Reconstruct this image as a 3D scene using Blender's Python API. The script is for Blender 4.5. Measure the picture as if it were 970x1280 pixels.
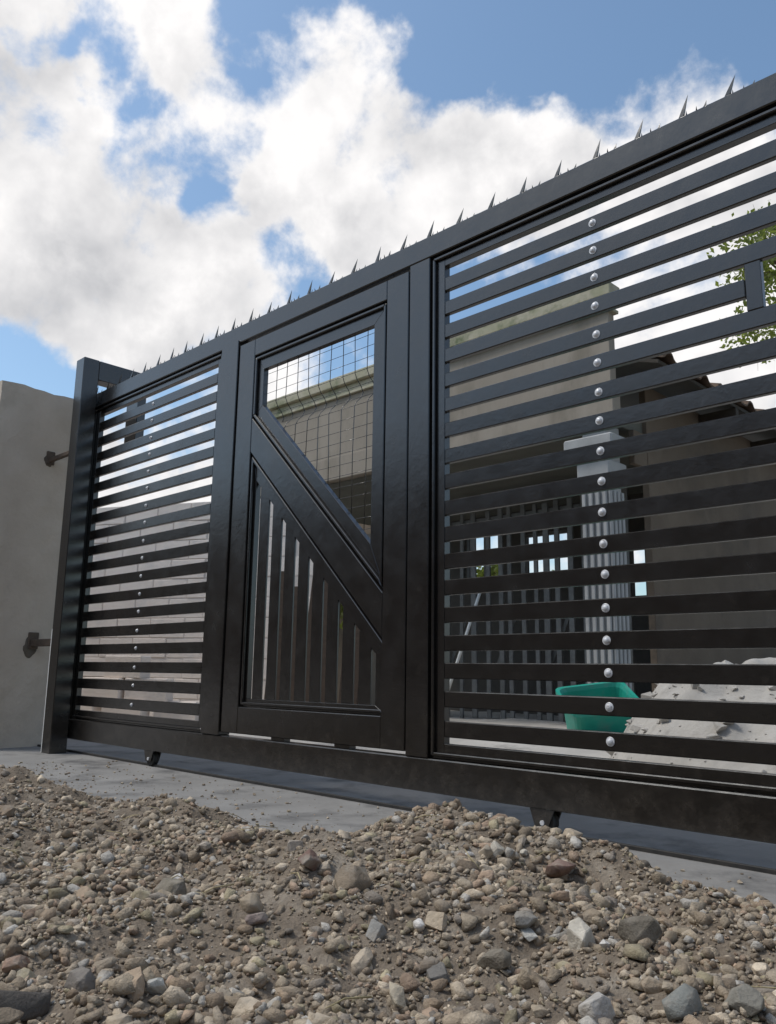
import bpy, bmesh, math, random
import numpy as np
from mathutils import Vector, Matrix
random.seed(7); rng = np.random.default_rng(11)
S = bpy.context.scene
for o in list(bpy.data.objects): bpy.data.objects.remove(o)

# ------------------------------------------------------------------ camera
F_PX = 1030.09; W_PX, H_PX = 970.0, 1280.0
PITCH, ROLL, YAW = 0.1918, 0.0150, 0.7797
CAM = Vector((0.908, -2.294, 0.494))
fw = Vector((-math.sin(YAW)*math.cos(PITCH), math.cos(YAW)*math.cos(PITCH), math.sin(PITCH)))
rt = Vector((math.cos(YAW), math.sin(YAW), 0)); up = rt.cross(fw)
r2 = math.cos(ROLL)*rt + math.sin(ROLL)*up
u2 = -math.sin(ROLL)*rt + math.cos(ROLL)*up
cd = bpy.data.cameras.new('camera'); cam = bpy.data.objects.new('camera', cd)
S.collection.objects.link(cam); S.camera = cam
M = Matrix((r2, u2, -fw)).transposed().to_4x4(); M.translation = CAM
cam.matrix_world = M
cd.sensor_fit = 'VERTICAL'; cd.sensor_height = 24.0; cd.lens = 24.0*F_PX/H_PX
cd.clip_start = 0.02; cd.clip_end = 3000
S.render.resolution_x, S.render.resolution_y = 776, 1024

def pray(px, py):
    d = fw + r2*((px-W_PX/2)/F_PX) + u2*((H_PX/2-py)/F_PX)
    return d.normalized()

# ------------------------------------------------------------------ world, sun, exposure
SUN_EL, SUN_AZ = math.radians(58), math.atan2(-0.72, -0.69)     # azimuth from +Y towards +X
sund = Vector((math.sin(SUN_AZ)*math.cos(SUN_EL), math.cos(SUN_AZ)*math.cos(SUN_EL), math.sin(SUN_EL)))
w = bpy.data.worlds.new('World'); S.world = w; w.use_nodes = True
nt = w.node_tree; nt.nodes.clear()
def N(t, **kw):
    n = nt.nodes.new(t)
    for k, v in kw.items(): setattr(n, k, v)
    return n
def L(a, b): nt.links.new(a, b)
def mth(op, a, b=None, clamp=False):
    n = N('ShaderNodeMath', operation=op); n.use_clamp = clamp
    for i, v in enumerate((a, b)):
        if v is None: continue
        if isinstance(v, (int, float)): n.inputs[i].default_value = v
        else: L(v, n.inputs[i])
    return n.outputs[0]
def mrange(v, a, b, c, d, smooth=True):
    n = N('ShaderNodeMapRange'); n.interpolation_type = 'SMOOTHSTEP' if smooth else 'LINEAR'
    L(v, n.inputs[0])
    for i, q in enumerate((a, b, c, d)): n.inputs[1+i].default_value = q
    return n.outputs[0]
sky = N('ShaderNodeTexSky', sky_type='NISHITA', sun_disc=False)
sky.sun_elevation = SUN_EL; sky.sun_rotation = SUN_AZ
sky.air_density = 1.0; sky.dust_density = 1.6; sky.ozone_density = 1.2
tc = N('ShaderNodeTexCoord'); DV = tc.outputs['Generated']
def cnoise(vec, scale, detail, rough, dist=0.0):
    n = N('ShaderNodeTexNoise'); n.inputs['Scale'].default_value = scale; n.inputs['Detail'].default_value = detail
    n.inputs['Roughness'].default_value = rough; n.inputs['Distortion'].default_value = dist
    L(vec, n.inputs['Vector']); return n.outputs[0]
# cloud masses as soft lobes round directions, their outlines broken up by a warp
wn = N('ShaderNodeTexNoise'); wn.inputs['Scale'].default_value = 7.0; wn.inputs['Detail'].default_value = 5; wn.inputs['Roughness'].default_value = .55; L(DV, wn.inputs['Vector'])
ws = N('ShaderNodeVectorMath', operation='MULTIPLY_ADD'); L(wn.outputs['Color'], ws.inputs[0]); ws.inputs[1].default_value = (.15, .15, .15); ws.inputs[2].default_value = (-.075, -.075, -.075)
wa = N('ShaderNodeVectorMath', operation='ADD'); L(DV, wa.inputs[0]); L(ws.outputs[0], wa.inputs[1])
wv_ = N('ShaderNodeVectorMath', operation='NORMALIZE'); L(wa.outputs[0], wv_.inputs[0]); WD = wv_.outputs[0]
def lobes(lst, vec):
    acc = None
    for px, py, r, wt in lst:
        b = pray(px, py); a = r/1080.0
        vm = N('ShaderNodeVectorMath', operation='DOT_PRODUCT'); L(vec, vm.inputs[0]); vm.inputs[1].default_value = b
        v = mrange(vm.outputs['Value'], math.cos(a*1.4), math.cos(a*0.15), 0, wt)
        acc = v if acc is None else mth('ADD', acc, v)
    return acc
pos = [(60,20,90,.26),(205,15,75,.26),(150,150,120,.26),(20,200,160,.30),(90,330,200,.30),(230,330,160,.26),(390,140,95,.34),
       (470,200,120,.30),(560,240,100,.24),(640,230,90,.30),(720,170,70,.26),(740,110,50,.14),(300,420,180,.24),(790,165,95,.30),(860,150,60,.16),(900,420,260,.26),
       (340,110,60,.22),(625,110,30,.20),(170,640,150,.22)]
neg = [(500,0,120,-.45),(590,90,60,-.34),(690,20,100,-.5),(900,20,130,-.5),(262,205,46,-.34),(280,262,34,-.34),(95,62,36,-.40),(140,115,36,-.34),
       (180,165,40,-.2),(25,470,62,-.46),(95,478,40,-.36),(370,345,45,-.30),(600,350,75,-.3),(415,455,80,-.30),(235,520,80,-.36),(310,15,65,-.42),(38,55,24,-.26)]
cov = mth('ADD', mth('MINIMUM', mth('MULTIPLY', lobes(pos, WD), 1.35), .46), lobes(neg, WD))
vo = N('ShaderNodeVectorMath', operation='ADD'); L(DV, vo.inputs[0]); vo.inputs[1].default_value = (-.025, -.015, .03)
n1 = cnoise(DV, 8.5, 11, .60, .1); n1b = cnoise(vo.outputs[0], 8.5, 5, .52, .1)
nbig = cnoise(DV, 2.2, 3, .5)
dens = mth('ADD', mth('ADD', mth('ADD', mth('MULTIPLY', n1, 1.8), -.40), cov), mth('MULTIPLY', mth('SUBTRACT', nbig, .5), .30))
alpha = mrange(dens, .44, .86, 0, 1)
lit = mth('SUBTRACT', n1, n1b)                                   # brighter towards the light, shaded behind
dark = lobes([(50,250,150,.16),(200,420,170,.18),(30,120,80,.15),(300,300,90,.12),(560,300,120,.16),(120,40,50,.15)], WD)
shade = mth('ADD', mrange(dens, .62, 1.10, .0, .22), mth('MULTIPLY', lit, -1.9))
nsh = cnoise(DV, 3.4, 5, .55)
shade = mth('ADD', mth('ADD', shade, dark), mrange(nsh, .35, .7, -.12, .18), clamp=True)
ramp = N('ShaderNodeMix', data_type='RGBA'); L(shade, ramp.inputs[0])
ramp.inputs[6].default_value = (.80, .785, .78, 1); ramp.inputs[7].default_value = (.33, .34, .365, 1)
skym = N('ShaderNodeMix', data_type='RGBA', blend_type='MULTIPLY'); skym.inputs[0].default_value = 1
L(sky.outputs[0], skym.inputs[6]); skym.inputs[7].default_value = (.122, .137, .136, 1)
mixs = N('ShaderNodeMix', data_type='RGBA'); L(alpha, mixs.inputs[0]); L(skym.outputs[2], mixs.inputs[6]); L(ramp.outputs[2], mixs.inputs[7])
bg = N('ShaderNodeBackground'); L(mixs.outputs[2], bg.inputs[0]); bg.inputs[1].default_value = 1.0
wo = N('ShaderNodeOutputWorld'); L(bg.outputs[0], wo.inputs[0])

ld = bpy.data.lights.new('sun', 'SUN'); ld.energy = 1.5; ld.angle = math.radians(12); ld.color = (1, .95, .88)
sun = bpy.data.objects.new('sun', ld); S.collection.objects.link(sun)
sun.rotation_euler = (-sund).to_track_quat('-Z', 'Y').to_euler(); sun.location = (-4, 4, 9)
S.view_settings.view_transform = 'Standard'; S.view_settings.look = 'None'
S.view_settings.gamma = 1; S.view_settings.exposure = 0.35; S.view_settings.use_curve_mapping = False

# ------------------------------------------------------------------ helpers
COL = S.collection
def wloc(o):
    v = Vector((0,0,0))
    while o is not None: v = v + o.location; o = o.parent
    return v
def put(o, parent=None, loc=(0,0,0)):
    COL.objects.link(o)
    if parent is not None:
        o.parent = parent; o.location = Vector(loc) - wloc(parent)
    else: o.location = loc
    return o
def tag(o, label=None, cat=None, group=None, kind=None):
    if label: o['label'] = label
    if cat: o['category'] = cat
    if group: o['group'] = group
    if kind: o['kind'] = kind
    return o
def thing(name, loc, label, cat, group=None):
    o = bpy.data.objects.new(name, None); o.empty_display_size = .1
    return tag(put(o, None, loc), label, cat, group)
def me_from(name, v, f, mat=None, smooth=False):
    m = bpy.data.meshes.new(name); m.from_pydata([tuple(p) for p in v], [], [tuple(q) for q in f]); m.update()
    if mat: m.materials.append(mat)
    if smooth:
        for p in m.polygons: p.use_smooth = True
    return m
def bm_mesh(name, bm, mat, bev=0.0, seg=1, smooth=False):
    if bev > 0:
        bmesh.ops.bevel(bm, geom=[e for e in bm.edges if not e.is_boundary], offset=bev, segments=seg, affect='EDGES', profile=.6, clamp_overlap=True)
    bmesh.ops.recalc_face_normals(bm, faces=bm.faces)
    m = bpy.data.meshes.new(name); bm.to_mesh(m); bm.free()
    if mat: m.materials.append(mat)
    if smooth:
        for p in m.polygons: p.use_smooth = True
    return m
def bbox(bm, x0, x1, y0, y1, z0, z1):
    vs = [bm.verts.new((x, y, z)) for x in (x0, x1) for y in (y0, y1) for z in (z0, z1)]
    for q in ((0,1,3,2),(4,6,7,5),(0,4,5,1),(2,3,7,6),(0,2,6,4),(1,5,7,3)): bm.faces.new([vs[i] for i in q])
def boxm(name, mat, x0, x1, y0, y1, z0, z1, bev=.002):
    bm = bmesh.new(); bbox(bm, x0, x1, y0, y1, z0, z1); return bm_mesh(name, bm, mat, bev)
def box(name, mat, parent, x0, x1, y0, y1, z0, z1, bev=.002):
    c = ((x0+x1)/2, (y0+y1)/2, (z0+z1)/2)
    m = boxm(name, mat, x0-c[0], x1-c[0], y0-c[1], y1-c[1], z0-c[2], z1-c[2], bev)
    return put(bpy.data.objects.new(name, m), parent, c)
def bprism(bm, poly, y0, y1):
    a = [bm.verts.new((x, y0, z)) for x, z in poly]; b = [bm.verts.new((x, y1, z)) for x, z in poly]
    n = len(poly); bm.faces.new(a); bm.faces.new(b[::-1])
    for i in range(n): bm.faces.new((a[i], b[i], b[(i+1) % n], a[(i+1) % n]))
def prism(name, mat, parent, polys, y0, y1, bev=.002):
    c = polys[0][0]
    bm = bmesh.new()
    for p in polys: bprism(bm, [(x-c[0], z-c[1]) for x, z in p], y0, y1)
    return put(bpy.data.objects.new(name, bm_mesh(name, bm, mat, bev)), parent, (c[0], 0, c[1]))
def btube(bm, pts, rads, n=8):
    rings = []
    for i, p in enumerate(pts):
        p = Vector(p); d = (Vector(pts[min(i+1, len(pts)-1)]) - Vector(pts[max(i-1, 0)])).normalized()
        a = d.orthogonal().normalized(); b = d.cross(a)
        rings.append([bm.verts.new(p + (a*math.cos(2*math.pi*k/n) + b*math.sin(2*math.pi*k/n))*rads[i]) for k in range(n)])
    for r, q in zip(rings, rings[1:]):
        for k in range(n): bm.faces.new((r[k], r[(k+1) % n], q[(k+1) % n], q[k]))
    bm.faces.new(rings[0][::-1]); bm.faces.new(rings[-1])
def tube(name, mat, parent, pts, rads, n=8, smooth=True):
    bm = bmesh.new(); c = Vector(pts[0]); btube(bm, [Vector(p)-c for p in pts], rads, n)
    return put(bpy.data.objects.new(name, bm_mesh(name, bm, mat, 0, smooth=smooth)), parent, c)
def vnoise(x, y, s, seed=0):
    # smooth value noise for height fields
    r = np.random.default_rng(seed).random((64, 64))
    u = np.asarray(x)*s+17.3; v = np.asarray(y)*s+5.7
    i = np.floor(u).astype(int); j = np.floor(v).astype(int); a = u-i; b = v-j
    a = a*a*(3-2*a); b = b*b*(3-2*b)
    g = lambda p, q: r[p % 64, q % 64]
    return (g(i,j)*(1-a)*(1-b)+g(i+1,j)*a*(1-b)+g(i,j+1)*(1-a)*b+g(i+1,j+1)*a*b)-.5
def grid(name, mat, xs, ys, zf, kind=None, smooth=True, label=None):
    X, Y = np.meshgrid(xs, ys); Z = zf(X, Y)
    v = np.stack([X.ravel(), Y.ravel(), Z.ravel()], 1); nx = len(xs); ny = len(ys)
    f = [(j*nx+i, j*nx+i+1, (j+1)*nx+i+1, (j+1)*nx+i) for j in range(ny-1) for i in range(nx-1)]
    o = put(bpy.data.objects.new(name, me_from(name, v.tolist(), f, mat, smooth)))
    if kind: o['kind'] = kind
    if label: o['label'] = label
    return o

# ------------------------------------------------------------------ materials
def mat(name, c1, c2=None, scale=8, detail=6, rough=(.7,.85), bump=0.0, bscale=None, spec=.4, coat=0, c3=None, s3=1.5, t3=(.55,.7), metal=0, stretch=None):
    m = bpy.data.materials.new(name); m.use_nodes = True; t = m.node_tree; P = t.nodes['Principled BSDF']
    def nn(ty): return t.nodes.new(ty)
    co = nn('ShaderNodeTexCoord').outputs['Object']
    geo = nn('ShaderNodeNewGeometry'); co = geo.outputs['Position']
    if stretch:
        mp = nn('ShaderNodeMapping'); mp.inputs['Scale'].default_value = stretch; t.links.new(co, mp.inputs[0]); co = mp.outputs[0]
    n = nn('ShaderNodeTexNoise'); n.inputs['Scale'].default_value = scale; n.inputs['Detail'].default_value = detail; n.inputs['Roughness'].default_value = .62
    t.links.new(co, n.inputs['Vector'])
    mx = nn('ShaderNodeMix'); mx.data_type = 'RGBA'
    mr = nn('ShaderNodeMapRange'); mr.inputs[1].default_value = .3; mr.inputs[2].default_value = .7
    t.links.new(n.outputs[0], mr.inputs[0]); t.links.new(mr.outputs[0], mx.inputs[0])
    mx.inputs[6].default_value = (*c1, 1); mx.inputs[7].default_value = (*(c2 or c1), 1)
    out = mx.outputs[2]
    if c3:
        n3 = nn('ShaderNodeTexNoise'); n3.inputs['Scale'].default_value = s3; n3.inputs['Detail'].default_value = 8; n3.inputs['Roughness'].default_value = .65
        t.links.new(co, n3.inputs['Vector'])
        r3 = nn('ShaderNodeMapRange'); r3.inputs[1].default_value = t3[0]; r3.inputs[2].default_value = t3[1]; t.links.new(n3.outputs[0], r3.inputs[0])
        m3 = nn('ShaderNodeMix'); m3.data_type = 'RGBA'; t.links.new(r3.outputs[0], m3.inputs[0]); t.links.new(out, m3.inputs[6]); m3.inputs[7].default_value = (*c3, 1)
        out = m3.outputs[2]
    t.links.new(out, P.inputs['Base Color'])
    rr = nn('ShaderNodeMapRange'); rr.inputs[3].default_value = rough[0]; rr.inputs[4].default_value = rough[1]
    t.links.new(n.outputs[0], rr.inputs[0]); t.links.new(rr.outputs[0], P.inputs['Roughness'])
    P.inputs['Specular IOR Level'].default_value = spec; P.inputs['Metallic'].default_value = metal
    if coat: P.inputs['Coat Weight'].default_value = coat; P.inputs['Coat Roughness'].default_value = .25
    if bump:
        nb = nn('ShaderNodeTexNoise'); nb.inputs['Scale'].default_value = bscale or scale*5; nb.inputs['Detail'].default_value = 6; nb.inputs['Roughness'].default_value = .6
        t.links.new(co, nb.inputs['Vector'])
        bp = nn('ShaderNodeBump'); bp.inputs['Strength'].default_value = bump; bp.inputs['Distance'].default_value = .01
        t.links.new(nb.outputs[0], bp.inputs['Height']); t.links.new(bp.outputs[0], P.inputs['Normal'])
    return m
def tint(m, src):
    # base colour multiplied by object colour ('obj') or by the vertex attribute 'col'
    t = m.node_tree; P = t.nodes['Principled BSDF']; l = P.inputs['Base Color'].links[0].from_socket
    if src == 'obj': c = t.nodes.new('ShaderNodeObjectInfo').outputs['Color']
    else:
        a = t.nodes.new('ShaderNodeAttribute'); a.attribute_name = 'col'; c = a.outputs['Color']
    x = t.nodes.new('ShaderNodeMix'); x.data_type = 'RGBA'; x.blend_type = 'MULTIPLY'; x.inputs[0].default_value = 1
    t.links.new(l, x.inputs[6]); t.links.new(c, x.inputs[7]); t.links.new(x.outputs[2], P.inputs['Base Color'])
    return m
PAINT = mat('charcoal_paint', (.0100,.0084,.0072), (.0145,.0122,.0104), scale=11, rough=(.13,.34), bump=.06, bscale=34, spec=.9, c3=(.030,.025,.020), s3=5.0, t3=(.60,.80))
t_ = PAINT.node_tree; P_ = t_.nodes['Principled BSDF']
g_ = t_.nodes.new('ShaderNodeNewGeometry'); sx_ = t_.nodes.new('ShaderNodeSeparateXYZ'); t_.links.new(g_.outputs['Position'], sx_.inputs[0])
nd_ = t_.nodes.new('ShaderNodeTexNoise'); nd_.inputs['Scale'].default_value = 26; nd_.inputs['Detail'].default_value = 9; nd_.inputs['Roughness'].default_value = .7; t_.links.new(g_.outputs['Position'], nd_.inputs['Vector'])
mz_ = t_.nodes.new('ShaderNodeMapRange'); mz_.inputs[1].default_value = .02; mz_.inputs[2].default_value = .34; mz_.inputs[3].default_value = .20; mz_.inputs[4].default_value = 0; t_.links.new(sx_.outputs[2], mz_.inputs[0])
ad_ = t_.nodes.new('ShaderNodeMath'); ad_.operation = 'ADD'; t_.links.new(nd_.outputs[0], ad_.inputs[0]); t_.links.new(mz_.outputs[0], ad_.inputs[1])
mm_ = t_.nodes.new('ShaderNodeMapRange'); mm_.inputs[1].default_value = .58; mm_.inputs[2].default_value = .86; mm_.inputs[4].default_value = .26; t_.links.new(ad_.outputs[0], mm_.inputs[0])
md_ = t_.nodes.new('ShaderNodeMix'); md_.data_type = 'RGBA'; t_.links.new(mm_.outputs[0], md_.inputs[0]); t_.links.new(P_.inputs['Base Color'].links[0].from_socket, md_.inputs[6]); md_.inputs[7].default_value = (.13,.11,.09,1); t_.links.new(md_.outputs[2], P_.inputs['Base Color'])   # dried splashes and dust near the ground
BEAD = PAINT
BOLT = mat('zinc_bolt', (.60,.60,.62), (.80,.80,.80), scale=90, rough=(.3,.5), spec=.6, metal=.15, c3=(.26,.21,.17), s3=60, t3=(.58,.72))
TYRE = mat('wheel_steel', (.02,.02,.02), (.05,.045,.04), scale=30, rough=(.5,.8))
PLASTER = mat('grey_plaster', (.52,.435,.345), (.60,.51,.415), scale=5, detail=9, rough=(.85,.95), bump=.5, bscale=38, c3=(.43,.36,.285), s3=2.2, t3=(.55,.75))
PATCHM = mat('patch_brown', (.10,.08,.062), (.17,.14,.11), scale=16, rough=(.9,1), bump=.5)
CONC = mat('apron_concrete', (.205,.197,.188), (.285,.275,.263), scale=3.2, detail=10, rough=(.75,.92), bump=.25, bscale=45, c3=(.105,.102,.10), s3=3.4, t3=(.50,.68))
DUST = mat('yard_dust', (.34,.32,.295), (.46,.435,.40), scale=3, detail=10, rough=(.9,1), bump=.6, bscale=22, c3=(.27,.25,.23), s3=1.8, t3=(.55,.7))
SAND = mat('building_sand', (.36,.34,.31), (.48,.455,.42), scale=4, detail=10, rough=(.9,1), bump=.7, bscale=30, c3=(.24,.225,.205), s3=4.2, t3=(.56,.72))
SOIL = mat('gravel_soil', (.150,.118,.086), (.255,.205,.155), scale=24, detail=10, rough=(.9,1), bump=.9, bscale=120, c3=(.33,.28,.222), s3=9, t3=(.52,.66))
STONE = tint(mat('stone_single', (.72,.70,.68), (1.12,1.10,1.08), scale=45, detail=8, rough=(.75,.95), bump=.45, bscale=180), 'obj')
STONES = tint(mat('stone_many', (.62,.60,.58), (1.18,1.16,1.14), scale=70, detail=8, rough=(.82,.97), bump=.6, bscale=260), 'att')
def dusty(m, c, lo, hi, sc):
    t = m.node_tree; P = t.nodes['Principled BSDF']; n = t.nodes.new('ShaderNodeTexNoise'); n.inputs['Scale'].default_value = sc; n.inputs['Detail'].default_value = 9; n.inputs['Roughness'].default_value = .7
    g = t.nodes.new('ShaderNodeNewGeometry'); t.links.new(g.outputs['Position'], n.inputs['Vector'])
    r = t.nodes.new('ShaderNodeMapRange'); r.inputs[1].default_value = lo; r.inputs[2].default_value = hi; t.links.new(n.outputs[0], r.inputs[0])
    x = t.nodes.new('ShaderNodeMix'); x.data_type = 'RGBA'; t.links.new(r.outputs[0], x.inputs[0]); t.links.new(P.inputs['Base Color'].links[0].from_socket, x.inputs[6]); x.inputs[7].default_value = (*c, 1); t.links.new(x.outputs[2], P.inputs['Base Color'])
dusty(STONES, (.34,.28,.215), .53, .72, 11); dusty(STONE, (.32,.28,.23), .50, .68, 16)
RENDERM = mat('parapet_render', (.235,.20,.16), (.31,.27,.222), scale=2.5, detail=9, rough=(.85,.95), bump=.3, bscale=40, c3=(.175,.15,.115), s3=2.6, t3=(.52,.74), stretch=(1,1,.35))
MOSSY = mat('mossy_coping', (.30,.29,.19), (.46,.41,.32), scale=5, detail=9, rough=(.9,1), bump=.5, bscale=40, c3=(.13,.15,.08), s3=4, t3=(.5,.68))
SOFFIT = mat('soffit_grey', (.10,.10,.085), (.14,.14,.12), scale=3, rough=(.85,.95), bump=.2)
COLM = mat('column_paint', (.27,.27,.265), (.36,.36,.355), scale=6, rough=(.6,.8), bump=.1)
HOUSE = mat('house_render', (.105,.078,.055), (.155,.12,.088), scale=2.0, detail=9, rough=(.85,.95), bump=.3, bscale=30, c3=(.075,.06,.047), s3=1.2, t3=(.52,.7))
TILE = mat('roof_tile', (.085,.055,.040), (.15,.10,.065), scale=7, rough=(.75,.9), bump=.4)
REAR = mat('rear_wall_dim', (.045,.042,.038), (.075,.07,.062), scale=4, rough=(.7,.9), bump=.2)  # very dark base puts the carport's interior shade into the rear wall colour
RAFT = mat('eave_timber', (.035,.028,.022), (.06,.048,.036), scale=10, rough=(.7,.9))
STEEL = mat('fence_steel', (.10,.103,.10), (.19,.195,.19), scale=9, rough=(.5,.7))
BLOCK = mat('block_concrete', (.72,.635,.565), (.80,.715,.645), scale=5, detail=8, rough=(.85,.97), bump=.5, bscale=60, c3=(.56,.52,.49), s3=3, t3=(.55,.75))
JOINT = mat('block_joint', (.60,.53,.47), (.68,.605,.545), scale=9, rough=(.9,1), bump=.3)
TEAL = mat('teal_plastic', (.012,.27,.20), (.018,.33,.25), scale=7, rough=(.38,.5), spec=.5, c3=(.10,.25,.20), s3=7, t3=(.52,.75))
WOOD = mat('rough_timber', (.040,.026,.018), (.075,.050,.035), scale=6, rough=(.75,.9), bump=.4, stretch=(1,1,6))
WHITEP = mat('white_pole', (.68,.68,.66), (.76,.76,.74), scale=8, rough=(.5,.7))
BARK = mat('bark', (.10,.075,.055), (.18,.14,.105), scale=14, rough=(.85,.97), bump=.8, bscale=40, stretch=(3,3,.6))
def leafmat(name, c1, c2, tr):
    m = mat(name, c1, c2, scale=3.5, rough=(.45,.6), spec=.35); t = m.node_tree; P = t.nodes['Principled BSDF']
    tl = t.nodes.new('ShaderNodeBsdfTranslucent'); tl.inputs[0].default_value = (*tr, 1)
    mx = t.nodes.new('ShaderNodeMixShader'); mx.inputs[0].default_value = .45
    o = t.nodes['Material Output']; t.links.new(P.outputs[0], mx.inputs[1]); t.links.new(tl.outputs[0], mx.inputs[2]); t.links.new(mx.outputs[0], o.inputs[0])
    return m
LEAF = leafmat('tree_leaf', (.07,.10,.022), (.14,.165,.045), (.32,.38,.07))
LEAF2 = leafmat('shrub_leaf', (.06,.09,.02), (.15,.16,.05), (.28,.32,.07))

# ------------------------------------------------------------------ setting: ground, apron, yard
o = grid('ground', DUST, np.concatenate([np.linspace(-400,-14,6), np.linspace(14,400,6)]), np.concatenate([np.linspace(-400,-14,6), np.linspace(14,400,6)]), lambda x, y: x*0-.06, 'structure')
ap = boxm('concrete_apron', CONC, -9, 5, -1.35, .48, -.10, 0, .004)
apo = put(bpy.data.objects.new('concrete_apron', ap)); apo['kind'] = 'structure'
def yard_z(x, y):
    r = np.clip((np.asarray(y)-.30)/.5, 0, 1)
    return -.012 + r*(.024 + .022 + .035*vnoise(x, y, 1.1, 3) + .022*vnoise(x, y, 3.7, 4) + .008*vnoise(x, y, 11, 5))
yo = grid('yard_ground', DUST, np.linspace(-13, 6, 191), np.linspace(.30, 14, 150), yard_z, 'structure')
# ------------------------------------------------------------------ sliding gate
DZ = .1; Z0 = 2.000                                # centre of the uppermost slat
GXL, GXR = -4.12, 1.62
sK = (2.294-.02)/2.294                             # frame stands 2 cm in front of the slats
kx = lambda x: CAM.x+(x-CAM.x)*sK
kz = lambda z: CAM.z+(z-CAM.z)*sK
zT, zMt, zMb, zB = kz(2.238), kz(2.144), kz(.191), kz(.075)
gate = thing('sliding_gate', (-1.25, .02, 0), 'charcoal steel sliding gate with horizontal slats, spiked top and inset door', 'gate')
FY0, FY1 = -.02, .040
xs1, xs2 = kx(-2.60), kx(-2.452)                   # stile left of the door
xc1, xc2 = kx(-1.254), kx(-1.145)                  # stile right of the door
box('top_rail', PAINT, gate, GXL, GXR, FY0, FY1, zMt, zT, .004)
box('bottom_rail', PAINT, gate, GXL, GXR, FY0, FY1, zB, zMb, .004)
box('stile', PAINT, gate, GXL, GXL+.10, FY0, FY1, zMb+.001, zMt-.001, .003)
box('stile', PAINT, gate, xs1, xs2, FY0-.006, FY1, zMb+.001, kz(2.158), .003)
box('stile', PAINT, gate, xc1, xc2, FY0, FY1, zMb+.001, zMt-.001, .003)
box('stile', PAINT, gate, GXR-.10, GXR, FY0, FY1, zMb+.001, zMt-.001, .003)
SH, ST = .056, .022
bolt_bm = bmesh.new()
btube(bolt_bm, [(0, 0, 0), (0, -.002, 0), (0, -.0028, 0)], [.0142, .0142, .0132], 16)
btube(bolt_bm, [(0, -.0027, 0), (0, -.006, 0), (0, -.009, 0), (0, -.0105, 0)], [.0100, .0095, .0068, .0030], 14)
bolt_me = bm_mesh('bolt_head', bolt_bm, BOLT, 0, smooth=False)
def panel(xl, xr, zb, zt, xbolt, box_open=None):
    # inner frame round the slats, bead strip, strap, slats with bolt heads
    iw = .062
    il, ir, ib, it = xl, xr, zb, zt
    prism('inner_frame', PAINT, gate, [[(il, ib), (il+iw, ib), (il+iw, it), (il, it)]], 0, .032, .0015)
    prism('inner_frame', PAINT, gate, [[(ir-iw, ib), (ir, ib), (ir, it), (ir-iw, it)]], 0, .032, .0015)
    prism('inner_frame', PAINT, gate, [[(il+iw, it-.052), (ir-iw, it-.052), (ir-iw, it), (il+iw, it)]], .0006, .032, .0015)
    prism('inner_frame', PAINT, gate, [[(il+iw, ib), (ir-iw, ib), (ir-iw, ib+.052), (il+iw, ib+.052)]], .0006, .032, .0015)
    g, bw, by = .009, .013, -.014
    prism('bead', BEAD, gate, [[(il+g, ib+g), (il+g+bw, ib+g+bw), (il+g+bw, it-g-bw), (il+g, it-g)]], by, .0, .003)
    prism('bead', BEAD, gate, [[(ir-g-bw, ib+g+bw), (ir-g, ib+g), (ir-g, it-g), (ir-g-bw, it-g-bw)]], by, .0, .003)
    prism('bead', BEAD, gate, [[(il+g, it-g), (il+g+bw, it-g-bw), (ir-g-bw, it-g-bw), (ir-g, it-g)]], by, .0, .003)
    prism('bead', BEAD, gate, [[(il+g, ib+g), (ir-g, ib+g), (ir-g-bw, ib+g+bw), (il+g+bw, ib+g+bw)]], by, .0, .003)
    a, b = il+iw, ir-iw
    for i in range(18):
        z = Z0-i*DZ; spans = [(a, b)]
        if box_open and i == box_open[0]: spans = [(a, box_open[1]), (box_open[2], b)]
        for k, (p, q) in enumerate(spans):
            key = 'slat_%.3f' % (q-p)
            m = bpy.data.meshes.get(key) or boxm(key, PAINT, -(q-p)/2+.0005, (q-p)/2-.0005, -ST/2, ST/2, -SH/2, SH/2, .003)
            sl = put(bpy.data.objects.new('slat', m), gate, ((p+q)/2, ST/2+random.uniform(-.0008, .0008), z+random.uniform(-.0015, .0015)))
            sl.rotation_euler = (random.uniform(-.02, .02), random.uniform(-.0012, .0012), 0)
            if k == 0:
                bo = bpy.data.objects.new('bolt_head', bolt_me); put(bo, sl, (xbolt+random.uniform(-.0015, .0015), .0002, z+random.uniform(-.003, .003)))
                bo.rotation_euler = (0, random.uniform(0, 3), 0)
                if xbolt < -2: bo.scale = (.72, .8, .72)
xbR, xbL = -.406, -3.289
panel(kx(-1.145)+.001, GXR-.101, zMb+.001, zMt-.001, xbR, (4, .079, .624))
panel(GXL+.101, xs1-.001, zMb+.001, zMt-.001, xbL)
# small framed opening among the slats of the right panel
z3, z5 = Z0-3*DZ-SH/2, Z0-5*DZ+SH/2
for x in (.080, .577): box('opening_bar', PAINT, gate, x, x+.046, -.001, ST+.001, z5-.001, z3+.001, .002)
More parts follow.
